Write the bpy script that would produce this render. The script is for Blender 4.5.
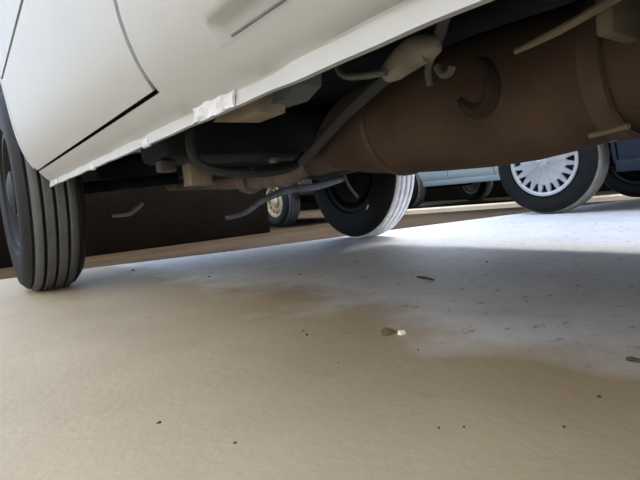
import bpy, bmesh, math, random
from mathutils import Vector, Matrix
random.seed(7)
S = bpy.context.scene
COL = S.collection
for o in list(bpy.data.objects): bpy.data.objects.remove(o)

# ------------------------------------------------------------------ camera
# world: +Y = the way the white van points, +X = across it, Z up, metres
F_PX = 490.0; HEAD = math.atan(367/490); CAM_H = .23
RHO = math.atan(.09); PITCH = math.atan(42.8/490)
hx = Vector((math.cos(HEAD), -math.sin(HEAD), 0)); f0 = Vector((math.sin(HEAD), math.cos(HEAD), 0))
FW = f0*math.cos(PITCH) - Vector((0, 0, 1))*math.sin(PITCH)
U0 = hx.cross(FW)
IU = U0*math.cos(RHO) + hx*math.sin(RHO); IR = hx*math.cos(RHO) - U0*math.sin(RHO)
CP = Vector((0, 0, CAM_H))
cd = bpy.data.cameras.new('camera'); cam = bpy.data.objects.new('camera', cd); COL.objects.link(cam)
cd.sensor_fit = 'HORIZONTAL'; cd.sensor_width = 36; cd.lens = 36*F_PX/640; cd.clip_start = .01
m = Matrix((IR, IU, -FW)).transposed().to_4x4(); m.translation = CP
cam.matrix_world = m
S.camera = cam
def ray(x, y): return FW + IR*((x-320)/F_PX) - IU*((y-240)/F_PX)
def PG(x, y, z=0): d = ray(x, y); return CP + d*((z-CAM_H)/d.z)      # on a level at height z
def PR(x, y, r): d = ray(x, y); return CP + d*(r/d.x)                # on a plane along the van
def PF(x, y, f): d = ray(x, y); return CP + d*(f/d.y)                # on a plane across the van

# ------------------------------------------------------------------ light
SUN_EL, SUN_AZ = math.radians(44), math.radians(97)     # azimuth from +Y towards +X
W = bpy.data.worlds.new('sky'); S.world = W; W.use_nodes = True
wn = W.node_tree.nodes; wl = W.node_tree.links
sky = wn.new('ShaderNodeTexSky'); sky.sky_type = 'NISHITA'; sky.sun_disc = False
sky.sun_elevation = SUN_EL; sky.sun_rotation = SUN_AZ; sky.air_density = 1.0; sky.dust_density = 2.5; sky.ozone_density = 1.0
wn['Background'].inputs['Strength'].default_value = .40
hz = wn.new('ShaderNodeMix'); hz.data_type = 'RGBA'; hz.inputs[0].default_value = .45      # thin bright overcast over the blue
hz.inputs[7].default_value = (2.3, 2.35, 2.4, 1)
wl.new(sky.outputs[0], hz.inputs[6]); wl.new(hz.outputs[2], wn['Background'].inputs['Color'])
sd = bpy.data.lights.new('sun', 'SUN'); sun = bpy.data.objects.new('sun', sd); COL.objects.link(sun)
sd.energy = 2.0; sd.angle = math.radians(22); sd.color = (1, .95, .88)
sdir = Vector((math.sin(SUN_AZ)*math.cos(SUN_EL), math.cos(SUN_AZ)*math.cos(SUN_EL), math.sin(SUN_EL)))
sun.rotation_euler = sdir.to_track_quat('Z', 'Y').to_euler(); sun.location = sdir*20
vs = S.view_settings
vs.view_transform = 'Standard'; vs.look = 'None'; vs.gamma = 1; vs.use_curve_mapping = False; vs.exposure = 1.5

# ------------------------------------------------------------------ materials
MATS = {}
def mat(name, col, rough=.5, metal=0, var=.0, scale=8, bump=0, bscale=40, col2=None, coat=0, spec=.5, emit=None):
    if name in MATS: return MATS[name]
    M = bpy.data.materials.new(name); M.use_nodes = True; MATS[name] = M
    n, l = M.node_tree.nodes, M.node_tree.links; b = n['Principled BSDF']
    b.inputs['Base Color'].default_value = (*col, 1); b.inputs['Roughness'].default_value = rough
    b.inputs['Metallic'].default_value = metal; b.inputs['Coat Weight'].default_value = coat
    b.inputs['Specular IOR Level'].default_value = spec
    tc = n.new('ShaderNodeTexCoord')
    if var or col2:
        nz = n.new('ShaderNodeTexNoise'); nz.inputs['Scale'].default_value = scale; nz.inputs['Detail'].default_value = 6
        l.new(tc.outputs['Object'], nz.inputs['Vector'])
        rp = n.new('ShaderNodeValToRGB'); rp.color_ramp.elements[0].position = .35; rp.color_ramp.elements[1].position = .65
        c2 = col2 or tuple(min(1, c*(1+var)) for c in col); c1 = col if col2 else tuple(c*(1-var) for c in col)
        rp.color_ramp.elements[0].color = (*c1, 1); rp.color_ramp.elements[1].color = (*c2, 1)
        l.new(nz.outputs['Fac'], rp.inputs['Fac']); l.new(rp.outputs['Color'], b.inputs['Base Color'])
    if bump:
        nb = n.new('ShaderNodeTexNoise'); nb.inputs['Scale'].default_value = bscale; nb.inputs['Detail'].default_value = 5
        l.new(tc.outputs['Object'], nb.inputs['Vector'])
        bp = n.new('ShaderNodeBump'); bp.inputs['Strength'].default_value = bump; bp.inputs['Distance'].default_value = .01
        l.new(nb.outputs['Fac'], bp.inputs['Height']); l.new(bp.outputs['Normal'], b.inputs['Normal'])
    return M
def slab_material():
    M = bpy.data.materials.new('worn_concrete'); M.use_nodes = True
    n, l = M.node_tree.nodes, M.node_tree.links; b = n['Principled BSDF']
    tc = n.new('ShaderNodeTexCoord')
    def noise(scale, det=5, rough=.55, vec=None):
        z = n.new('ShaderNodeTexNoise'); z.inputs['Scale'].default_value = scale; z.inputs['Detail'].default_value = det
        z.inputs['Roughness'].default_value = rough; l.new(vec or tc.outputs['Object'], z.inputs['Vector']); return z.outputs['Fac']
    def rng(v, a, c, lo=0, hi=1):
        r = n.new('ShaderNodeMapRange'); r.inputs['From Min'].default_value = a; r.inputs['From Max'].default_value = c
        r.inputs['To Min'].default_value = lo; r.inputs['To Max'].default_value = hi; l.new(v, r.inputs['Value']); return r.outputs[0]
    def math_(op, a, c):
        k = n.new('ShaderNodeMath'); k.operation = op
        for i, v in enumerate((a, c)):
            if isinstance(v, (int, float)): k.inputs[i].default_value = v
            else: l.new(v, k.inputs[i])
        return k.outputs[0]
    def mix(f, a, c):
        k = n.new('ShaderNodeMix'); k.data_type = 'RGBA'; l.new(f, k.inputs[0])
        for i, v in ((6, a), (7, c)):
            if isinstance(v, tuple): k.inputs[i].default_value = (*v, 1)
            else: l.new(v, k.inputs[i])
        return k.outputs[2]
    sep = n.new('ShaderNodeSeparateXYZ'); l.new(tc.outputs['Object'], sep.inputs[0])
    # dusty sand outside, grey further in; the sill's light edge put into the colour
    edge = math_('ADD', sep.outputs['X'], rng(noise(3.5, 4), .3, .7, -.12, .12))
    dust_lit = rng(edge, .72, .54)
    grey = mix(rng(noise(5), .3, .7), (.64, .64, .64), (.75, .75, .75))  # paler grey puts more light into the ground under the van
    # stretched worn scuffs
    mp = n.new('ShaderNodeMapping'); mp.inputs['Scale'].default_value = (15, 21, 1); mp.inputs['Rotation'].default_value = (0, 0, -.6)
    l.new(tc.outputs['Object'], mp.inputs['Vector'])
    sc = noise(1.6, 7, .7, mp.outputs[0])
    grey = mix(rng(sc, .56, .66), grey, (.76, .77, .78)); grey = mix(rng(sc, .42, .36), grey, (.40, .40, .40))
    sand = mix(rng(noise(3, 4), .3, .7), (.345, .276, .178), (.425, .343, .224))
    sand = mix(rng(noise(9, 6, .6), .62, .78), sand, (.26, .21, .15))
    c = mix(dust_lit, grey, sand)
    l.new(c, b.inputs['Base Color'])
    b.inputs['Roughness'].default_value = .62; b.inputs['Specular IOR Level'].default_value = .4
    bp = n.new('ShaderNodeBump'); bp.inputs['Strength'].default_value = .12; bp.inputs['Distance'].default_value = .006
    l.new(math_('ADD', math_('MULTIPLY', sc, .7), noise(70, 4)), bp.inputs['Height']); l.new(bp.outputs['Normal'], b.inputs['Normal'])
    return M
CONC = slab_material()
WHITE = mat('white_paint', (.355, .368, .372), .55, coat=0, spec=.1, var=.02, scale=3)
WHITE2 = mat('chipped_white_paint', (.45, .46, .465), .5, var=.12, scale=60, bump=.3, bscale=90)
BLACK = mat('black_underseal', (.007, .009, .0095), .8, spec=.15, var=.4, scale=14, bump=.3, bscale=30)
UNDER = mat('dark_painted_steel', (.012, .018, .018), .6, spec=.25, var=.35, scale=9, bump=.2)
RUST = mat('rusty_brown_steel', (.062, .041, .030), .8, spec=.2, col2=(.115, .079, .057), scale=5, bump=.35, bscale=26)
RUST2 = mat('dull_rusted_pipe', (.12, .09, .075), .6, col2=(.19, .15, .125), scale=20, bump=.2)
SCORCH = mat('scorched_rust', (.030, .021, .016), .9, var=.5, scale=20, bump=.4)
TAN = mat('dusty_tan_metal', (.19, .155, .11), .7, var=.18, scale=30, bump=.2)
PIPE = mat('dusty_grey_pipe', (.10, .10, .095), .55, var=.2, scale=25)
HOSE = mat('black_rubber_hose', (.026, .031, .031), .6, var=.2)
ARM = mat('grey_blue_steel_arm', (.17, .19, .22), .5, var=.2, scale=20)
TYRE = mat('tyre_sidewall_rubber', (.005, .006, .0065), .7, var=.2, scale=20, bump=.08, spec=.25)
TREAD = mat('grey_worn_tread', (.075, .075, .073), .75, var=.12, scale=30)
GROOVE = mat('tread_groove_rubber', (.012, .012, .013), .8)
TREADW = mat('lit_dusty_tread', (.80, .80, .81), .7, var=.12, scale=30)  # far front tread: strong light on the dusty rubber put into its colour
TREADB = mat('sandy_dusted_tread', (.22, .21, .18), .8, var=.15, scale=30)
SILVER = mat('silver_hubcap_paint', (.50, .52, .54), .33, metal=.35, var=.04)
STEEL = mat('brushed_steel', (.42, .42, .42), .35, metal=.8)
VRIM = mat('grimy_dark_wheel_steel', (.012, .012, .013), .6, spec=.2, var=.2)
GOLD = mat('dusty_gold_wheel', (.40, .33, .20), .45, metal=.3, var=.15, scale=20)
DARKM = mat('dark_rim_recess', (.01, .01, .012), .6)
GLASS = mat('tinted_glass', (.02, .026, .03), .06, spec=.6)
NAVY = mat('dark_navy_paint', (.016, .024, .042), .5, spec=.2)
TEAL = mat('silver_green_paint', (.36, .43, .43), .38, coat=.3, var=.02)
PALE = mat('pale_bounce_paint', (.45, .46, .47), .4, coat=.3)  # unseen upper body, kept pale to bounce light under the van
GREYP = mat('dark_grey_paint', (.03, .032, .035), .3, coat=.4)
BROWNP = mat('dark_brown_paint', (.022, .016, .013), .35, coat=.3)
TEALD = mat('grey_green_sill_trim', (.22, .27, .28), .5)
PLAST = mat('black_plastic', (.018, .018, .019), .6)
LAMP = mat('clear_lamp_lens', (.6, .62, .62), .15, spec=.6)
REDL = mat('red_lamp_lens', (.35, .015, .012), .2)
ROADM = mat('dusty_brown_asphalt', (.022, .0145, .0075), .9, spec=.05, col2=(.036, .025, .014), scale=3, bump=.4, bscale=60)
KERBM = mat('sunlit_cream_kerb', (.78, .64, .43), .8, var=.05, scale=12, bump=.2)
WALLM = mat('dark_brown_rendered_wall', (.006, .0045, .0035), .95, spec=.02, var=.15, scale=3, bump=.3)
LEAFM = mat('dry_brown_leaf', (.20, .15, .10), .8, var=.3, scale=200)
PAPERM = mat('white_paper_scrap', (.80, .78, .72), .7)
GRITM = mat('dark_grit', (.04, .037, .033), .9)
TWIGM = mat('dark_twig_bark', (.05, .04, .035), .9, var=.3, scale=100)

# ------------------------------------------------------------------ mesh helpers
class MB:
    def __init__(s): s.v = []; s.f = []; s.m = []
    def add(s, vs, fs, mi=0):
        k = len(s.v); s.v += [Vector(v) for v in vs]; s.f += [tuple(i+k for i in f) for f in fs]; s.m += [mi]*len(fs); return s
    def grid(s, rows, close=False, mi=0, flip=False):
        nr, nc = len(rows), len(rows[0]); fs = []
        for i in range(nr-1):
            for j in range(nc if close else nc-1):
                a, b, c, d = i*nc+j, i*nc+(j+1) % nc, (i+1)*nc+(j+1) % nc, (i+1)*nc+j
                fs.append((a, d, c, b) if flip else (a, b, c, d))
        return s.add([p for r in rows for p in r], fs, mi)
    def box(s, a, b, ch=0, mi=0):
        (x0, y0, z0), (x1, y1, z1) = a, b
        if x0 > x1: x0, x1 = x1, x0
        if y0 > y1: y0, y1 = y1, y0
        if z0 > z1: z0, z1 = z1, z0
        bm = bmesh.new(); bmesh.ops.create_cube(bm, size=1)
        for v in bm.verts: v.co = Vector(((x0+x1)/2+v.co.x*(x1-x0), (y0+y1)/2+v.co.y*(y1-y0), (z0+z1)/2+v.co.z*(z1-z0)))
        if ch: bmesh.ops.bevel(bm, geom=bm.edges[:], offset=ch, segments=2, profile=.5, affect='EDGES')
        bm.verts.index_update()
        s.add([v.co.copy() for v in bm.verts], [tuple(v.index for v in f.verts) for f in bm.faces], mi); bm.free(); return s
    def tube(s, pts, r, seg=10, sub=4, mi=0, flat=1.0):
        pts = [Vector(p) for p in pts]; rr = r if isinstance(r, (list, tuple)) else [r]*len(pts)
        P, Rr = [], []
        n = len(pts)
        if n == 2: sub = 1
        for i in range(n-1):                       # Catmull-Rom
            p0, p1, p2, p3 = pts[max(i-1, 0)], pts[i], pts[i+1], pts[min(i+2, n-1)]
            for k in range(sub):
                t = k/sub
                P.append(.5*((2*p1)+(p2-p0)*t+(2*p0-5*p1+4*p2-p3)*t*t+(3*p1-p0-3*p2+p3)*t**3)); Rr.append(rr[i]*(1-t)+rr[i+1]*t)
        P.append(pts[-1]); Rr.append(rr[-1])
        rows = []; ref = None
        for i, p in enumerate(P):
            d = (P[min(i+1, len(P)-1)]-P[max(i-1, 0)]).normalized()
            if ref is None: ref = Vector((0, 0, 1)) if abs(d.z) < .9 else Vector((1, 0, 0))
            a = d.cross(ref).normalized(); b = a.cross(d).normalized(); ref = b
            rows.append([p+a*math.cos(2*math.pi*k/seg)*Rr[i]+b*math.sin(2*math.pi*k/seg)*Rr[i]*flat for k in range(seg)])
        k0 = len(s.v); s.grid(rows, True, mi)
        s.f.append(tuple(k0+j for j in range(seg))[::-1]); s.m.append(mi)
        e = k0+(len(rows)-1)*seg; s.f.append(tuple(e+j for j in range(seg))); s.m.append(mi); return s
    def lathe(s, prof, c, seg=48, mi=0, close=True):
        # prof: (axial, radius); axis along X through c
        c = Vector(c); rows = []
        for a, r in prof:
            rows.append([c+Vector((a, r*math.cos(2*math.pi*k/seg), r*math.sin(2*math.pi*k/seg))) for k in range(seg)])
        return s.grid(rows, True, mi)
    def prism(s, poly, depth, mi=0):
        # poly: list of points, depth: extrusion vector
        poly = [Vector(p) for p in poly]; n = len(poly); d = Vector(depth)
        return s.add(poly+[p+d for p in poly], [tuple(range(n))[::-1], tuple(range(n, 2*n))]+[(i, (i+1) % n, n+(i+1) % n, n+i) for i in range(n)], mi)
    def build(s, name, mats, parent=None, org=(0, 0, 0), smooth=35, solid=0):
        me = bpy.data.meshes.new(name); o_ = Vector(org)
        me.from_pydata([v-o_ for v in s.v], [], s.f)
        for mt in (mats if isinstance(mats, (list, tuple)) else [mats]): me.materials.append(mt)
        for p, k in zip(me.polygons, s.m): p.material_index = k
        bm = bmesh.new(); bm.from_mesh(me); bmesh.ops.remove_doubles(bm, verts=bm.verts[:], dist=1e-6)
        bmesh.ops.recalc_face_normals(bm, faces=bm.faces[:])
        a = math.radians(smooth)
        for f in bm.faces: f.smooth = smooth > 0
        for e in bm.edges: e.smooth = len(e.link_faces) == 2 and e.calc_face_angle(0) < a
        bm.to_mesh(me); bm.free()
        o = bpy.data.objects.new(name, me); COL.objects.link(o)
        if parent: o.parent = parent
        if solid:
            md = o.modifiers.new('sheet', 'SOLIDIFY'); md.thickness = solid; md.offset = -1
        return o
def tag(o, label, cat=None, group=None, kind=None):
    o['label'] = label
    if cat: o['category'] = cat
    if group: o['group'] = group
    if kind: o['kind'] = kind
    return o
def empty(name, loc, rz=0):
    o = bpy.data.objects.new(name, None); COL.objects.link(o); o.location = loc; o.rotation_euler = (0, 0, rz); o.empty_display_size = .2; return o
def lerp_tab(t, x):
    if x <= t[0][0]: return t[0][1]
    for (a, p), (b, q) in zip(t, t[1:]):
        if x <= b: return p+(q-p)*(x-a)/(b-a)
    return t[-1][1]
def arange(a, b, step):
    n = max(1, int(math.ceil((b-a)/step-1e-6))); return [a+(b-a)*i/n for i in range(n+1)]
def make_skin(xf, ys, lowf, topf, hs):
    # sheet metal: columns along y, rows of height between lowf(y) and topf(y)
    rows = []
    for y in ys:
        lo, hi = lowf(y), topf(y); r = []
        for h in hs:
            hh = min(max(h, lo), hi); r.append(Vector((xf(y, hh), y, hh)))
        rows.append(r)
    return rows

# ------------------------------------------------------------------ the ground
SLAB_EDGE = [(-14, 4.6), (-2, 3.02), (.5, 2.43), (1.13, 2.22), (2.12, 2.03), (3.03, 1.83), (4.1, 1.56), (6, 1.1), (14, -.9)]
b = MB(); n = len(SLAB_EDGE)
top = [Vector((x, y, 0)) for x, y in SLAB_EDGE]
near = [Vector((14, -12, 0)), Vector((-14, -12, 0))]
b.add(top+near, [tuple(range(n+2))])
b.add([p for q in top for p in (q, q-Vector((0, 0, .12)))], [(2*i, 2*i+1, 2*i+3, 2*i+2) for i in range(n-1)])
tag(b.build('floor', CONC), 'worn concrete parking slab, dusty sand outside and grey under the van, with the light edge put into its colour', kind='structure')
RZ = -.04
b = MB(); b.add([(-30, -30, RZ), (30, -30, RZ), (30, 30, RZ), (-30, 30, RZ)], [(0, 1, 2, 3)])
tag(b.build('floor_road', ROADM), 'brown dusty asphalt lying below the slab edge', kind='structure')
# kerb strip for the sunlit ground, sunlight put into its cream colour
ka, kb = PG(404, 214.8, RZ), PG(520, 207, RZ); kd = (kb-ka).normalized(); kn = Vector((-kd.y, kd.x, 0))
A, B_ = ka-kd*.1, kb+kd*4.0
b = MB(); prof = [(0, -.02), (0, .040), (.010, .050), (.14, .050), (.15, .040), (.15, -.02)]
b.grid([[p+kn*u+Vector((0, 0, w)) for u, w in prof] for p in (A, B_)])
b.add([A+kn*u+Vector((0, 0, w)) for u, w in prof], [tuple(range(6))]); b.add([B_+kn*u+Vector((0, 0, w)) for u, w in prof], [tuple(range(6))])
tag(b.build('trim_1', KERBM, smooth=20), 'low kerb strip with sunlight put into its cream colour, on the asphalt before the silver green car', kind='structure')
# low walls
b = MB(); b.box((-3.05, -9, -.12), (-2.8, 3.72, 3.3), .01)  # unseen wall, added to block the left sky and bounce warm light
tag(b.build('added_wall_left', mat('sand_coloured_render', (.64, .62, .57), .9, var=.08, scale=2, bump=.2)), 'unseen tall sand coloured wall added to block and bounce light along the near side of the white van', kind='structure')
b = MB(); b.box((7.3, -3, RZ), (7.5, 9.2, 1.2), .01)
tag(b.build('wall_right', WALLM), 'low dark wall on the far side of the silver green car', kind='structure')
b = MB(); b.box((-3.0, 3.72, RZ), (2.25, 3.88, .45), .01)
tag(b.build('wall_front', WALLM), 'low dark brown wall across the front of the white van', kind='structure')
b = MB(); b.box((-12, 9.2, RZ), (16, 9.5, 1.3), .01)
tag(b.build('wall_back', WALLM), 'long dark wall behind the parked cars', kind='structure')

# ------------------------------------------------------------------ wheels
def tyre_parts(w, c, R, wd, rim, side, tread_mat, org):
    """tyre, tread under wheel part w; side = -1 when the outer face looks to -x"""
    hw = wd/2
    b = MB(); prof = [(hw*.80, rim), (hw*.97, rim+.012), (hw*1.06, (rim+R)/2), (hw*1.0, R-.030), (hw*.80, R-.010)]
    prof = [(-a, r) for a, r in prof] + [(hw*.80, R-.012)] + [(a, r) for a, r in prof[::-1]]
    p2 = [(-a, r) for a, r in [(hw*.80, rim), (hw*.97, rim+.012), (hw*1.06, (rim+R)/2), (hw*1.0, R-.030), (hw*.80, R-.010)]]
    p2 += [(-hw*.72, R-.012), (hw*.72, R-.012)] + [(-a, r) for a, r in p2[::-1]]
    b.lathe(p2+[p2[0]], c, 64); b.build('tyre', TYRE, w, org, 40)
    nr = 4; tw = hw*1.42; g = .008; rw = (tw-g*(nr-1))/nr
    for i in range(nr):
        b = MB()
        x0 = -tw/2+i*(rw+g); x1 = x0+rw
        e0 = .008 if i == 0 else 0; e1 = .008 if i == nr-1 else 0
        rm = R
        b.lathe([(x0, R-.015), (x0, rm-.003-e0), (x0+.003, rm-e0*.7), ((x0+x1)/2, rm), (x1-.003, rm-e1*.7), (x1, rm-.003-e1), (x1, R-.015), (x0, R-.015)], c, 64)
        b.build('tread_rib', tread_mat, w, org, 40)
def steel_wheel(parent, c, R, wd, rim, side, tread_mat, rim_mat, org, style='steel', drum=None):
    c = Vector(c); hw = wd/2; s = side
    b = MB()                                           # rim barrel and disc
    b.lathe([(-hw*.86, rim+.002), (-hw*.86, rim-.016), (-hw*.6, rim-.03), (hw*.6, rim-.03), (hw*.86, rim-.016), (hw*.86, rim+.002), (-hw*.86, rim+.002)], c, 48)
    d = s*hw*.45
    b.lathe([(d, rim-.028), (d+s*.012, rim*.7), (d+s*.02, rim*.5), (d-s*.0, rim*.42), (d, .001)], c, 48)
    w = b.build('wheel', rim_mat if style == 'steel' else DARKM, parent, org, 40)
    tyre_parts(w, c, R, wd, rim, side, tread_mat, org)
    # brake drum / backing plate on the inner side
    q = MB(); q.lathe([(-s*.0, .001), (-s*.0, rim*.78), (-s*hw*.75, rim*.78), (-s*hw*.8, rim*.7), (-s*hw*.85, .001)], c, 32); q.build('brake_drum', drum or BLACK, w, org, 40)
    if style == 'steel':
        h = MB(); h.lathe([(d+s*.0, rim*.40), (d+s*.035, rim*.36), (d+s*.045, rim*.2), (d+s*.045, .001)], c, 32); h.build('hub_cap', rim_mat, w, org, 40)
        for k in range(12):
            a = 2*math.pi*k/12; y, z = rim*.72*math.cos(a), rim*.72*math.sin(a)
            v = MB(); x0 = d+s*.010
            v.prism([c+Vector((x0, y+.013*math.cos(a+math.pi/4+j*math.pi/2), z+.013*math.sin(a+math.pi/4+j*math.pi/2))) for j in range(4)], (s*.006, 0, 0))
            v.build('vent_slot', DARKM, w, org, 0)
    else:                                              # plastic hubcap: domed dish, ribs, ring of openings
        x = s*hw*.93
        v = MB(); v.lathe([(x-s*.03, rim*.97), (x-s*.03, .001)], c, 48); v.build('dark_backing', DARKM, w, org)
        v = MB()
        v.lathe([(x-s*.02, rim*.885), (x, rim*.89), (x+s*.006, rim*.93), (x+s*.004, rim*.99), (x-s*.012, rim*1.0), (x-s*.02, rim*.885)], c, 60)
        v.lathe([(x-s*.016, rim*.66), (x+s*.002, rim*.66), (x+s*.012, rim*.45), (x+s*.016, rim*.2), (x+s*.018, .001)], c, 60)
        cap = v.build('hubcap', SILVER, w, org, 30)
        v = MB(); v.lathe([(x+s*.012, rim*.17), (x+s*.022, rim*.16), (x+s*.03, rim*.10), (x+s*.032, .001)], c, 32); v.build('hubcap_centre', SILVER, w, org, 30)
        for k in range(20):
            a = 2*math.pi*(k+.5)/20; ra = Vector((0, math.cos(a), math.sin(a))); ta = Vector((0, -math.sin(a), math.cos(a)))
            v = MB(); w0, w1 = .017, .009
            X = Vector((x, 0, 0))
            P = [c+X+ra*rim*.64-ta*w0, c+X+ra*rim*.64+ta*w0, c+X+ra*rim*.905+ta*w1, c+X+ra*rim*.905-ta*w1]
            v.prism(P, (-s*.018, 0, 0)); v.build('hubcap_spoke', SILVER, w, org, 0)
        for k in range(10):
            a = 2*math.pi*k/10; ra = Vector((0, math.cos(a), math.sin(a))); ta = Vector((0, -math.sin(a), math.cos(a)))
            v = MB(); P = [c+Vector((x+s*.016, 0, 0))+ra*rim*.16-ta*.008, c+Vector((x+s*.016, 0, 0))+ra*rim*.16+ta*.008,
                           c+Vector((x+s*.003, 0, 0))+ra*rim*.66+ta*.004, c+Vector((x+s*.003, 0, 0))+ra*rim*.66-ta*.004]
            v.prism(P, (s*.008, 0, 0)); v.build('hubcap_rib', SILVER, w, org, 0)
    return w

# ------------------------------------------------------------------ a generic parked car (local: +y forward, ground z=0)
def car(name, loc, rz, label, paint, W, yf, yr, axf, axr, R, track, sill, top_tab, roof_tab, cuts, rim_style, rim_mats, treads, arch_r, trim=None, drum=None, bump_up=0, clad=None):
    t = tag(empty(name, loc, rz), label, 'car')
    inset = [(sill, .05), (sill+.06, .02), (sill+.2, .004), (sill+.34, 0), (1.0, .03), (1.2, .05)]
    def low(y):
        h = sill+(bump_up if y > axf else 0)
        for ax in (axf, axr):
            d = abs(y-ax)
            if d < arch_r: h = max(h, R+math.sqrt(arch_r**2-d*d))
        return h
    topf = lambda y: lerp_tab(top_tab, y)
    hs = [sill, .5, sill+.03, sill+.06, sill+.12, sill+.2, sill+.34, sill+.45, .75, .85, .95, 1.05, 1.2]; hs.sort()
    for s in (-1, 1):
        xf = lambda y, h: s*(W-lerp_tab(inset, h))
        for nm, y0, y1 in cuts:
            ys = sorted(set([y for y in arange(y0, y1, .05)] + [ax+sg*arch_r*q for ax in (axf, axr) for sg in (-1, 1) for q in (1.0, .985, .95, .9) if y0 < ax+sg*arch_r*q < y1]))
            p = MB().grid(make_skin(xf, ys, (lambda y: max(low(y), .5)) if clad else low, topf, hs)).build(nm, paint, t, smooth=40, solid=.004)
            if clad:
                yc = [y for y in ys if low(y) < .5]
                for y0_, y1_ in [(a_, b_) for a_, b_ in ((yr, axr-arch_r), (axr+arch_r, axf-arch_r), (axf+arch_r, yf)) if any(a_ <= y <= b_ for y in yc)]:
                    seg = [y for y in ys if y0_-1e-6 <= y <= y1_+1e-6]
                    if len(seg) > 1: MB().grid(make_skin(xf, seg, low, lambda y: .498, [sill, sill+.03, sill+.06, sill+.12, sill+.2, .498, .6])).build('lower_cladding', clad, p, smooth=40, solid=.006)
            if 'door' in nm:
                h = MB(); ym = y0+.12; x = xf(ym, .78); h.box((x-.012, ym-.06, .765), (x+.012, ym+.06, .795), .006); h.build('door_handle', PLAST, p)
        tr = MB(); tr.box((s*(W-.09), axr+arch_r+.01, sill-.05), (s*(W-.035), axf-arch_r-.01, sill+.02), .012); tr.build('sill', trim or paint, t)
        # side glass
        rt = lambda y: lerp_tab(roof_tab, y)
        ya = [y for y, h in roof_tab]
        for y0, y1 in [(ya[1]+.12, (ya[1]+ya[-2])/2-.04), ((ya[1]+ya[-2])/2+.04, ya[-2]-.10)]:
            g = MB(); hb0, hb1 = topf(y0)+.02, topf(y1)+.02; ht = min(rt(y0), rt(y1))-.10; sl = .12*(1 if s else 1)
            g.prism([(s*(W-.055), y0, hb0), (s*(W-.055), y1, hb1), (s*(W-.13), y1-(.05), ht), (s*(W-.13), y0+.05, ht)], (-s*.006, 0, 0)); g.build('side_window', GLASS, t)
        lw = MB(); lw.box((s*(W-.34), yf-.10, .60), (s*(W-.08), yf+.012, .74), .03); lw.build('headlamp', LAMP, t)
        lw = MB(); lw.box((s*(W-.22), yr-.012, .62), (s*(W-.06), yr+.08, .82), .02); lw.build('tail_lamp', REDL, t)
    # deck: bonnet, roof, windscreens, front and rear faces
    def across(y, h, e=.0): return [Vector((x*(W-e), y, h-(abs(x)**6)*.02)) for x in (-1, -.97, -.85, -.5, 0, .5, .85, .97, 1)]
    d = MB(); d.grid([across(y, topf(y), .05) for y in arange(yr, yf, .1)]); d.build('bonnet', paint, t, solid=.004)
    d = MB(); d.grid([across(y, lerp_tab(roof_tab, y), .13) for y in arange(roof_tab[1][0], roof_tab[-2][0], .1)]); d.build('roof', paint, t, solid=.03)
    for nm, (y0, h0), (y1, h1) in (('windscreen', roof_tab[-1], roof_tab[-2]), ('rear_window', roof_tab[0], roof_tab[1])):
        d = MB(); d.grid([across(y0, topf(y0)+.005, .08), across(y1, h1-.01, .14)]); d.build(nm, GLASS, t, solid=.006)
    for s in (-1, 1):
        for (ya_, ha), (yb, hb) in ((roof_tab[-1], roof_tab[-2]), (roof_tab[0], roof_tab[1])):
            MB().tube([(s*(W-.07), ya_, topf(ya_)), (s*(W-.14), yb, hb-.02)], .03, 8).build('roof_pillar', paint, t)
        ym = (roof_tab[1][0]+roof_tab[-2][0])/2
        MB().tube([(s*(W-.07), ym, topf(ym)), (s*(W-.15), ym, lerp_tab(roof_tab, ym)-.02)], .035, 8).build('roof_pillar', paint, t)
    f = MB(); f.box((-W+.04, yf-.16, sill+.02+bump_up), (W-.04, yf+.04, sill+.34), .05); f.build('front_bumper', paint, t)
    f = MB(); f.box((-W+.05, yf-.08, sill+.34), (W-.05, yf-.005, topf(yf)), .01); f.build('front_panel', paint, t)
    f = MB(); f.box((-.38, yf-.02, .58), (.38, yf+.012, .72), .012); g = f.build('grille', PLAST, t)
    f = MB(); f.box((-W+.04, yr-.04, sill+.02), (W-.04, yr+.16, sill+.32), .05); f.build('rear_bumper', paint, t)
    f = MB(); f.box((-W+.05, yr+.005, sill+.32), (W-.05, yr+.08, topf(yr)), .01); f.build('tailgate', paint, t)
    u = MB(); u.box((-W+.26, yr+.15, sill-.02), (W-.26, yf-.15, sill+.22), .03)
    u.box((-W+.09, axr+arch_r+.03, sill-.01), (W-.09, axf-arch_r-.03, sill+.16), .02)
    for ax in (axf, axr): u.tube([(-track/2+.09, ax, R), (track/2-.09, ax, R)], .045, 12)
    u.build('underbody', BLACK, t)
    for i, (s, ax) in enumerate(((-1, axf), (1, axf), (-1, axr), (1, axr))):
        steel_wheel(t, (s*track/2, ax, R), R, .185, R*(.66 if rim_style == 'hubcap' else .60), s, treads[i], rim_mats[i], (0, 0, 0), rim_style, drum)
    return t

# navy car alongside, unseen upper body made pale to bounce light: its near front wheel stands at (3.02, 1.57)
car('parked_car', (3.73, 0, 0), 0, 'car with navy lower cladding, unseen upper body made pale to bounce light, and silver multi-spoke hubcaps parked alongside the white van', PALE, .81, 2.04, -1.9, 1.575, -1.0, .325, 1.43, .27,
    [(-1.9, 1.14), (1.7, 1.14), (1.85, 1.12), (2.04, 1.02)], [(-1.8, 1.14), (-1.5, 1.74), (1.5, 1.76), (1.95, 1.08)],
    [('rear_quarter', -1.9, -.62), ('rear_door', -.61, .26), ('front_door', .27, 1.16), ('front_wing', 1.17, 2.04)],
    'hubcap', [SILVER]*4, [TREADB, TREAD, TREAD, TREAD], .385, bump_up=.10, clad=NAVY, trim=NAVY)
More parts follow.
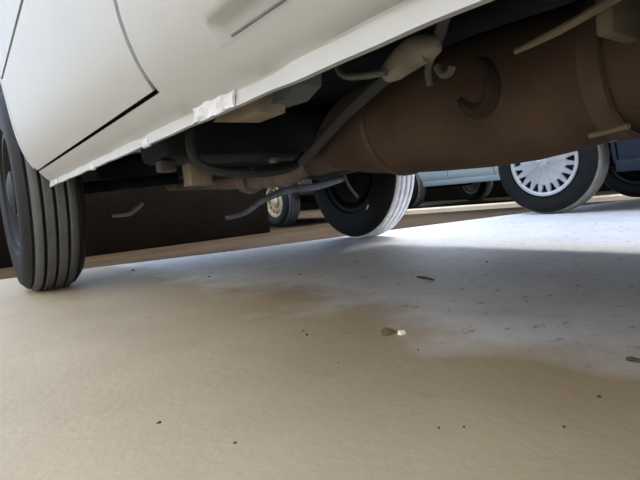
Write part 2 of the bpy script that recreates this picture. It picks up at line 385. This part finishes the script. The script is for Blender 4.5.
# silver green car further along the row: its near front wheel at (4.9, 4.62)
VAN_TOP = [(-1.62, .95), (.9, .95), (1.2, .93), (1.62, .80)]; VAN_ROOF = [(-1.55, .95), (-1.35, 1.72), (.7, 1.74), (1.15, .93)]
VAN_CUTS = [('rear_quarter', -1.62, -.40), ('sliding_door', -.39, .30), ('front_door', .31, .98), ('front_wing', .99, 1.62)]
car('parked_car', (5.60, 3.46, RZ), math.radians(-7), 'silver green car behind the low kerb strip', TEAL, .745, 1.62, -1.62, 1.14, -1.14, .295, 1.30, .325,
    [(-1.62, .78), (.7, .78), (1.1, .74), (1.62, .64)], [(-1.3, .78), (-.95, 1.22), (.15, 1.25), (.75, .78)], VAN_CUTS, 'steel', [STEEL]*4, [TREADB]*4, .35, trim=TEALD, drum=mat('pale_steel_drum', (.45, .44, .42), .5))
car('parked_car', (3.42, 5.55, RZ), math.pi, 'dark brown car with dusty gold wheels facing the white van beyond the slab', BROWNP, .745, 1.62, -1.72, 1.26, -1.14, .268, 1.34, .27,
    [(-1.72, .8), (.4, .8), (.8, .74), (1.62, .60)], [(-1.4, .8), (-1.0, 1.28), (0, 1.3), (.5, .8)], VAN_CUTS, 'steel', [GOLD]*4, [TREAD]*4, .33)

# ------------------------------------------------------------------ the white van
XC = .992; OR = Vector((XC, .2, 0))
van = tag(empty('van', OR), 'white van with dented sill and rust-brown underside, front wheel near the slab edge', 'van')
AXF, AXR, WR = 1.92, -.55, .335
HALF = XC-.165
INS_T = [(.355, .046), (.366, .042), (.40, .024), (.44, .013), (.5, .006), (.6, 0), (.75, .004), (1.12, .03), (1.9, .12)]
def inset(h):
    if h > 1.12: return .031+(h-1.12)*.115
    return .042*math.exp(-(h-.366)/.055)+.031*max(0, (h-.6)/.52)**1.5
def xl(y, h):
    x = .165+inset(h)
    if y < .392 and .368 < h < .386: x += .010      # bottom recess of the side door
    return x
def xr(y, h): return 2*XC-.165-inset(h)
AR = .42
def archlow(base):
    def f(y):
        h = base
        for ax in (AXF, AXR):
            d = abs(y-ax)
            if d < AR: h = max(h, WR+math.sqrt(AR*AR-d*d))
        return h
    return f
def yset(y0, y1, extra=()):
    s = set(arange(y0, y1, .04))
    for ax in (AXF, AXR):
        for q in (1, .995, .98, .95, .9, .8): 
            for sg in (-1, 1):
                if y0 < ax+sg*AR*q < y1: s.add(ax+sg*AR*q)
    s |= {e for e in extra if y0 < e < y1}
    return sorted(s)
HS = [.355, .366, .3685, .372, .378, .3835, .3865, .392, .40, .42, .44, .47, .5, .55, .6, .66, .75, .85, .95, 1.05, 1.12]
def groove(y): return .623+(1.6-y)*.055
V = lambda mb, nm, mt, par=van, sm=35, solid=0: mb.build(nm, mt, par, OR, sm, solid)
rear_ys = yset(-2.35, .556, (.385, .392, .399))
V(MB().grid(make_skin(xl, rear_ys, archlow(.355), lambda y: 1.12, HS)), 'side_panel', WHITE, solid=.004, sm=50)
def skin_door(y0, y1, low, top, name, par, hs):
    return V(MB().grid(make_skin(xl, yset(y0, y1), low, top, hs)), name, WHITE, par, 50, .005)
HD = [.366+(1.12-.366)*i/30 for i in range(31)]
door = skin_door(.566, 1.78, archlow(.368), lambda y: max(groove(y), archlow(.368)(y)), 'front_door', van, [.366, .38, .40, .42, .44, .47, .5, .53, .56, .6, .63, .66, .7, .76])
skin_door(.566, 1.78, lambda y: max(groove(y)+.014, archlow(.36)(y)), lambda y: 1.12, 'door_upper_panel', door, [.62, .64, .66, .69, .72, .75, .8, .9, 1.0, 1.12])
V(MB().grid(make_skin(xl, yset(1.79, 2.6), archlow(.36), lambda y: 1.12, HS)), 'front_corner_panel', WHITE, sm=50, solid=.004)
V(MB().grid(make_skin(xr, yset(-2.35, 2.6), archlow(.355), lambda y: 1.12, HS)), 'side_panel', WHITE, sm=50, solid=.004)
# rolled door edge lip along the wheel arch
lip = MB(); ps = []
for i in range(15):
    h = .375+i*(.70-.375)/14; y = AXF-math.sqrt(max(.0, AR*AR-(h-WR)**2)); ps.append((xl(y, h)+.001, y, h))
lip.tube(ps, .0045, 8, 1); V(lip, 'door_edge_lip', WHITE, door)
sl_ = MB(); sl_.grid([[(xl(.56, h)+.005, y, h) for h in [.366+i*.03 for i in range(26)]] for y in (.553, .569)]); V(sl_, 'door_seal', DARKM, solid=.003)
sl_ = MB(); sl_.grid([[(xl(y, groove(y)+.007)+.005, y, groove(y)+dz) for dz in (-.003, .017)] for y in arange(.58, 1.6, .1)]); V(sl_, 'door_seal', PIPE, door, solid=.003)
# dark rebate behind the shut lines
bk = MB(); bk.box((.222, .52, .362), (.232, 1.49, 1.10)); V(bk, 'door_inner', BLACK)
sh = MB(); sh.tube([(.2055, -1.0, .369), (.2055, .37, .369)], .0012, 6); V(sh, 'shut_line', PIPE)
# sill with its welded flange
prof = [(.250, .366), (.2080, .3635), (.2125, .3575), (.2175, .3515), (.2245, .3445), (.2315, .3385), (.2325, .3365), (.2295, .3225), (.2345, .322), (.2345, .345), (.27, .37)]
def sill_row(y, kx=0, kz=0):
    wob = .0012*math.sin(y*37)+.001*math.sin(y*71+1)
    out = []
    grow = .006*max(0, min(1, (.40-y)/.35))
    for i, (x, z) in enumerate(prof):
        zz = z
        if i in (5, 6): zz += grow
        if i in (7, 8): zz += wob*.7
        if i in (5, 6, 7, 8): x = x+wob
        out.append(Vector((x, y, zz)))
    return out
for s in (0, 1):
    rows = [sill_row(y) for y in arange(AXR+AR, 1.495, .02)]
    if s: rows = [[Vector((2*XC-p.x, p.y, p.z)) for p in r] for r in rows]
    k = MB().grid(rows); k.add(rows[-1], [tuple(range(len(prof)))]); k.add(rows[0], [tuple(range(len(prof)))])
    sill = V(k, 'sill', WHITE, sm=28)
    if s == 0:
        for px_, py_, sz in ((93, 167, .011), (146, 143, .012), (57, 181, .013)):
            p = PR(px_, py_, .2295); c = MB(); c.box(p-Vector((.003, sz, sz*.55)), p+Vector((.004, sz, sz*.5)), .003); V(c, 'sill_clip', WHITE2, sill)
        # crumpled paint-chipped patch of the flange
        c = MB(); rows2 = []
        for i in range(9):
            y = .42+i*.012; r = []
            for j in range(4):
                z = .3215+j*.005; r.append(Vector((.2290-.002*math.sin(i*1.9+j*1.3)-.002*random.random(), y, z+.003*random.random())))
            rows2.append(r)
        c.grid(rows2); V(c, 'crumpled_flange', WHITE2, sill, 15, .003)
# upper body: glass band, pillars, roof, nose, tail
for s in (-1, 1):
    X = lambda h: XC+s*(HALF-inset(h))
    for y0, y1, d0, d1 in ((.62, 1.78, 0, -.0), (-.95, .5, 0, 0), (-2.2, -1.05, 0, 0)):
        g = MB(); tp = y1-.06 if y1 < 1.5 else y1-.25
        g.prism([(X(1.15), y0, 1.15), (X(1.15), y1+.12*(y1 > 1.5), 1.15), (X(1.75), tp+.1, 1.75), (X(1.75), y0+.03, 1.75)], (-s*.008, 0, 0)); V(g, 'side_window', GLASS)
    for ya_, yb in ((2.5, 2.22), (.56, .56), (-1.0, -1.0), (-2.32, -2.28)):
        pl = MB(); pl.grid([[(X(1.10)-s*.004, ya_-.05, 1.10), (X(1.10)-s*.004, ya_+.05, 1.10)], [(X(1.84)-s*.004, yb-.05, 1.84), (X(1.84)-s*.004, yb+.05, 1.84)]])
        V(pl, 'pillar', WHITE, solid=.03)
    rl = MB(); rl.grid([[(X(1.74), y, 1.74), (X(1.86), y, 1.86)] for y in (-2.35, 2.3)]); V(rl, 'roof_rail', WHITE, solid=.02)
    hl = MB(); hl.box((XC+s*.42, 2.54, .68), (XC+s*.76, 2.655, .86), .03); V(hl, 'headlamp', LAMP)
    tl = MB(); tl.box((XC+s*.66, -2.41, .7), (XC+s*.79, -2.33, 1.1), .02); V(tl, 'tail_lamp', REDL)
rf = MB(); rf.grid([[Vector((XC+u*.715, y, 1.95-.09*abs(u)**4-max(0, (y-1.9))*.18)) for u in (-1, -.9, -.7, -.35, 0, .35, .7, .9, 1)] for y in arange(-2.37, 2.34, .3)]); V(rf, 'roof', WHITE, solid=.02)
ws = MB(); ws.grid([[Vector((XC+u*.78, 2.60-.05*u*u, 1.13)) for u in (-1, -.5, 0, .5, 1)], [Vector((XC+u*.70, 2.32-.04*u*u, 1.84)) for u in (-1, -.5, 0, .5, 1)]]); V(ws, 'windscreen', GLASS, solid=.008)
nf = MB(); nf.grid([[Vector((XC+u*.795, 2.64-.06*u**4, h)) for u in (-1, -.8, -.4, 0, .4, .8, 1)] for h in (.52, .7, .9, 1.06, 1.14)]); V(nf, 'front_panel', WHITE, solid=.01)
fb = MB(); fb.box((XC-.82, 2.42, .38), (XC+.82, 2.68, .53), .05); V(fb, 'front_bumper', PLAST)
gr = MB(); gr.box((XC-.36, 2.62, .66), (XC+.36, 2.665, .84), .012); V(gr, 'grille', PLAST)
tg = MB(); tg.box((XC-.79, -2.40, .45), (XC+.79, -2.345, 1.14), .02); V(tg, 'tailgate', WHITE)
rw = MB(); rw.grid([[(XC-.76, -2.37, 1.13), (XC+.76, -2.37, 1.13)], [(XC-.70, -2.36, 1.86), (XC+.70, -2.36, 1.86)]]); V(rw, 'rear_window', GLASS, solid=.008)
rb = MB(); rb.box((XC-.81, -2.5, .34), (XC+.81, -2.3, .55), .05); V(rb, 'rear_bumper', PLAST)

# underneath
fl = MB(); fl.box((.245, -.1, .50), (2*XC-.245, 1.45, .56)); fl.box((.45, -2.3, .55), (2*XC-.45, 2.45, .62)); V(fl, 'floor_pan', BLACK)
for x in (.40, 2*XC-.47):
    r = MB(); r.box((x, -2.2, .41), (x+.07, 2.42, .52), .01); V(r, 'chassis_rail', UNDER)
for x0, x1 in ((.36, .385), (2*XC-.385, 2*XC-.36)):
    for ax in (AXF, AXR): V(MB().box((x0, ax-.42, .40), (x1, ax+.42, 1.0)), 'wheel_housing', BLACK)
cm = MB(); cm.box((.42, 1.12, .352), (1.55, 1.32, .47), .02); V(cm, 'crossmember', UNDER)
cm = MB(); cm.box((.50, 2.05, .37), (1.50, 2.16, .46), .02); V(cm, 'crossmember', UNDER)
eng = MB(); eng.box((.75, 1.45, .40), (1.25, 2.02, .60), .05); V(eng, 'engine_sump', BLACK)
gb = MB(); gb.tube([(1.15, 1.5, .42), (1.15, .9, .43), (1.15, .55, .43)], [.13, .10, .06], 16); V(gb, 'gearbox', UNDER)
ps_ = MB(); ps_.tube([(1.15, .6, .43), (1.15, -.45, .38)], .035, 14); V(ps_, 'propeller_shaft', UNDER)
ra_ = MB(); ra_.tube([(.36, AXR, WR), (1.62, AXR, WR)], .045, 14); ra_.tube([(1.0, AXR, WR), (1.3, AXR, WR)], [.12, .12], 16); V(ra_, 'rear_axle', BLACK)
fa = MB()
for x0, x1 in ((.36, .75), (1.25, 1.62)): V(MB().tube([(x0, AXF, WR), (x1, AXF, WR+.02)], .022, 10), 'drive_shaft', BLACK)

# rusty silencer: lofted barrel along the van with domed ends
def muffler():
    ST = [(1.06, .030, .030, .318), (1.02, .036, .036, .322), (.98, .050, .050, .338), (.93, .066, .062, .352), (.87, .086, .078, .362), (.82, .098, .090, .366), (.78, .104, .096, .366),
          (.70, .110, .103, .366), (.60, .115, .108, .366), (.50, .117, .111, .366), (.42, .116, .109, .366), (.344, .114, .103, .369), (.25, .110, .093, .377), (.10, .104, .088, .380), (0, .10, .088, .374), (-.06, .085, .075, .374), (-.10, .05, .05, .374), (-.12, .03, .03, .374)]
    b = MB(); seg = 40; rows = []
    for y, rx, rz, cz in ST:
        cx = .76 if y < .8 else .76+(y-.8)*.12
        rows.append([Vector((cx+rx*math.cos(2*math.pi*k/seg), y, cz+rz*math.sin(2*math.pi*k/seg))) for k in range(seg)])
    b.grid(rows, True); b.add(rows[0], [tuple(range(seg))]); b.add(rows[-1], [tuple(range(seg))])
    return V(b, 'muffler', RUST, sm=50)
muf = muffler()
for y0_, y1_, rx, rz, cz in ((.268, .300, .118, .104, .374), (.690, .708, .115, .108, .366)):     # strap bands
    q = MB(); q.grid([[Vector((.76+(rx+e)*math.cos(2*math.pi*k/40), y, cz+(rz+e)*math.sin(2*math.pi*k/40))) for k in range(40)] for y, e in ((y0_, -.006), (y0_+.003, 0), (y1_-.003, 0), (y1_, -.006))], True)
    V(q, 'strap_band', mat('dusty_rusted_strap', (.100, .074, .055), .85, var=.2, scale=15, spec=.2), muf)
def msurf(px_, py_, lift=-.007):
    # point of the barrel's skin seen at that pixel: march the ray
    d = ray(px_, py_).normalized(); t = .2
    while t < 2.5:
        p = CP+d*t
        if ((p.x-.76)/.116)**2+((p.z-.366)/.109)**2 < 1: return p-d*lift
        t += .002
    return CP+d*.9
hg = MB(); hg.tube([msurf(461, 99), msurf(470, 108), msurf(482, 110), msurf(492, 100), msurf(494, 84), msurf(487, 68), msurf(478, 62)], [.008, .013, .015, .016, .016, .014, .007], 10, 4); V(hg, 'hanger_ring', SCORCH, muf)
ex = MB(); ex.tube([PR(312, 158, .80), PR(295, 172, .80), PR(268, 180, .80), PR(245, 182, .80), PR(205, 184, .80), PR(170, 186, .80)], [.034, .030, .026, .024, .022, .022], 14); V(ex, 'exhaust_pipe', RUST2)
p = PR(250, 181, .80); fg = MB(); fg.tube([p-Vector((0, .022, 0)), p+Vector((0, .022, 0))], .042, 8); V(fg, 'pipe_flange', RUST2)
# small fittings between floor and silencer
p0, p1 = PF(190, 167, 1.08), PF(212, 184.5, 1.08); q = MB(); q.box((p0.x, 1.08, p1.z), (p1.x+.004, 1.13, p0.z+.01), .004); V(q, 'mounting_bracket', TAN)
p0, p1 = PF(160, 160, 1.16), PF(178, 171, 1.16); q = MB(); q.box((p0.x, 1.16, p1.z), (p1.x, 1.2, p0.z), .006); V(q, 'mounting_bracket', PIPE)
hs_ = MB(); hs_.tube([PF(191, 128, 1.04), PF(191, 148, 1.04), PF(199, 163, 1.04), PF(222, 171, 1.04), PF(262, 173, 1.04), PF(292, 167, 1.04), PF(304, 154, 1.04)], .011, 10); V(hs_, 'coolant_hose', HOSE)
p = PF(275, 160, 1.06); bt = MB(); bt.tube([p-Vector((0, .01, 0)), p+Vector((0, .02, 0))], .008, 6); V(bt, 'bolt_head', TAN)
ar = MB(); ar.tube([PF(345, 178, 1.74), PF(318, 186, 1.74), PF(285, 191, 1.74), PF(262, 201, 1.74), PF(245, 213, 1.74), PF(226, 218, 1.74)], [.014, .017, .017, .012, .010, .009], 10); V(ar, 'control_arm', ARM)
ar = MB(); ar.tube([PF(143, 203, 1.85), PF(136, 209, 1.85), PF(128, 214, 1.85), PF(112, 216, 1.85)], [.006, .009, .009, .006], 8); V(ar, 'control_arm', ARM)
bh = MB(); bh.tube([PF(343, 172, 1.72), PF(346, 180, 1.72), PF(351, 189, 1.72), PF(358, 197, 1.72)], .0075, 8); V(bh, 'brake_hose', PIPE)
p = PF(367.5, 207, 1.76); bt = MB(); bt.tube([p-Vector((.008, 0, .012)), p+Vector((.006, 0, .010))], .005, 6); V(bt, 'bleed_nipple', LAMP)
# tan wad and dark bracket hanging behind the sill flange
q = MB(); pts = [PR(213, 122, .262), PR(236, 122, .262), PR(248, 117, .262), PR(260, 112, .262), PR(262, 92, .262), PR(232, 100, .262)]
q.prism(pts, (.03, 0, 0)); V(q, 'jacking_pad', TAN, sm=0)
q = MB(); pts = [PR(262, 107, .275), PR(283, 100, .275), PR(296, 84, .275), PR(296, 70, .275), PR(262, 85, .275)]
q.prism(pts, (.03, 0, 0)); V(q, 'sill_bracket', ARM if False else mat('dark_slate_steel', (.075, .095, .10), .6), sm=0)
# pipes and clamp above the silencer
q = MB(); q.tube([PR(338, 60, .42), PR(339, 70, .42), PR(346, 76, .42), PR(362, 76, .42), PR(386, 72, .42)], .0045, 8); V(q, 'fuel_line', PIPE)
q = MB(); q.tube([PR(400, 66, .52), PR(372, 90, .56), PR(345, 116, .60), PR(318, 145, .64), PR(302, 162, .68)], .010, 10); V(q, 'fuel_pipe', HOSE)
q = MB(); q.tube([PR(386, 74, .45), PR(394, 69, .45), PR(408, 57, .45), PR(420, 50, .45), PR(431, 50, .45), PR(434, 54, .45)], [.010, .015, .018, .018, .014, .008], 12); V(q, 'filter_body', mat('pale_dusty_filter', (.24, .215, .17), .7, var=.15, scale=40))
q = MB(); q.tube([PR(447, 10, .46), PR(440, 32, .46), PR(433, 50, .46), PR(428, 70, .46), PR(430, 86, .46)], [.007, .007, .006, .004, .004], 8); V(q, 'vent_hose', PIPE)
q = MB(); q.tube([PR(437, 66, .50), PR(442, 74, .50), PR(449, 73, .50), PR(452, 66, .50)], .005, 8); V(q, 'hose_clip', PIPE)
q = MB(); q.tube([PR(515, 52, .56), PR(560, 30, .56), PR(600, 7, .56), PR(652, -22, .56)], [.0035, .005, .005, .005], 8, 2); V(q, 'tie_rod', TAN)
p0, p1 = PR(593, -8, .58), PR(614, 32, .58); q = MB(); q.box((.58, p1.y, p1.z), (.66, p0.y, p0.z+.03), .005); V(q, 'hanger_bracket', mat('dusty_olive_bracket', (.15, .13, .09), .7, var=.15, scale=30))
q = MB(); a_, b2 = PR(590, 136, .64), PR(629, 126, .64); q.tube([a_, b2], .0055, 8, flat=.6); V(q, 'hanger_strap', TAN)
# wheels
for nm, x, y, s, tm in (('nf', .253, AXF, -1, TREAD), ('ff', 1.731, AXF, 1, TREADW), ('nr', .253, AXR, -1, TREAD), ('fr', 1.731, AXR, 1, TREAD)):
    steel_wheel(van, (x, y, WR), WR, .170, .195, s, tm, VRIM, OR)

# ------------------------------------------------------------------ litter on the slab
p = PG(390, 333.5); o = MB()
pts = [(-.020, -.004, .001), (-.012, .008, .006), (.0, .010, .009), (.010, .005, .004), (.012, -.004, .001), (0, -.010, .0025), (-.012, -.010, .001)]
ctr = Vector((-.003, 0, .004)); vs_ = [Vector(v)*1.0 for v in pts]+[ctr]
o.add([p+v for v in vs_], [(i, (i+1) % 7, 7) for i in range(7)])
tag(o.build('dry_leaf', LEAFM, solid=.0005), 'curled dry brown leaf lying on the sandy concrete beside a white scrap', 'leaf')
p = PG(402, 334); o = MB()
base = [(-.007, -.004), (.004, -.006), (.008, .0), (.003, .005), (-.006, .004)]
o.add([p+Vector((x, y, 0)) for x, y in base]+[p+Vector((x*.75-.001, y*.75, .005+.002*i % .003)) for i, (x, y) in enumerate(base)], [tuple(range(5))[::-1], tuple(range(5, 10))]+[(i, (i+1) % 5, 5+(i+1) % 5, 5+i) for i in range(5)])
tag(o.build('paper_scrap', PAPERM, smooth=0), 'tiny crumpled white scrap on the concrete touching the dry leaf', 'scrap')
for (x0, y0, x1, y1, r, lb) in ((417, 277, 434, 280, .004, 'short dark twig lying on the grey concrete under the van'), (626, 359, 646, 362, .003, 'flat dark twig at the border of sandy and grey concrete')):
    a_, b2 = PG(x0, y0, r), PG(x1, y1, r); md_ = (a_+b2)/2+Vector((0, .004, .001))
    o = MB(); o.tube([a_, md_, b2], [r*.6, r, r*.5], 7, 3)
    tag(o.build('twig', TWIGM), lb, 'twig')
def pebble(x, y, r):
    p = PG(x, y); o = MB(); rows = []
    for i in range(5):
        ph = math.pi*(i/4)*.5
        rows.append([p+Vector((math.cos(2*math.pi*k/7)*r*math.cos(ph)*(1+.25*math.sin(k*2.1+x)), math.sin(2*math.pi*k/7)*r*math.cos(ph), r*.8*math.sin(ph))) for k in range(7)])
    o.grid(rows, True); o.add(rows[0], [tuple(range(7))])
    return o.build('pebble', GRITM)
for x, y, r in ((159, 423, .0024), (235, 443, .0018), (439, 428, .0015), (464, 427, .0015), (418, 350, .0018), (599, 397, .0022), (564, 427, .0018), (338, 363, .0015), (150, 318, .002), (307, 335, .003), (303, 331, .002)):
    tag(pebble(x, y, r), 'tiny dark pebble scattered on the sandy concrete', 'pebble', 'pebbles on the sandy concrete')
for x, y, r in ((133, 270.5, .006), (209, 277, .004), (487, 262, .004), (357, 262, .004), (300, 275, .004)):
    tag(pebble(x, y, r), 'small dark pebble on the bare grey concrete under the van', 'pebble', 'pebbles on the grey concrete')
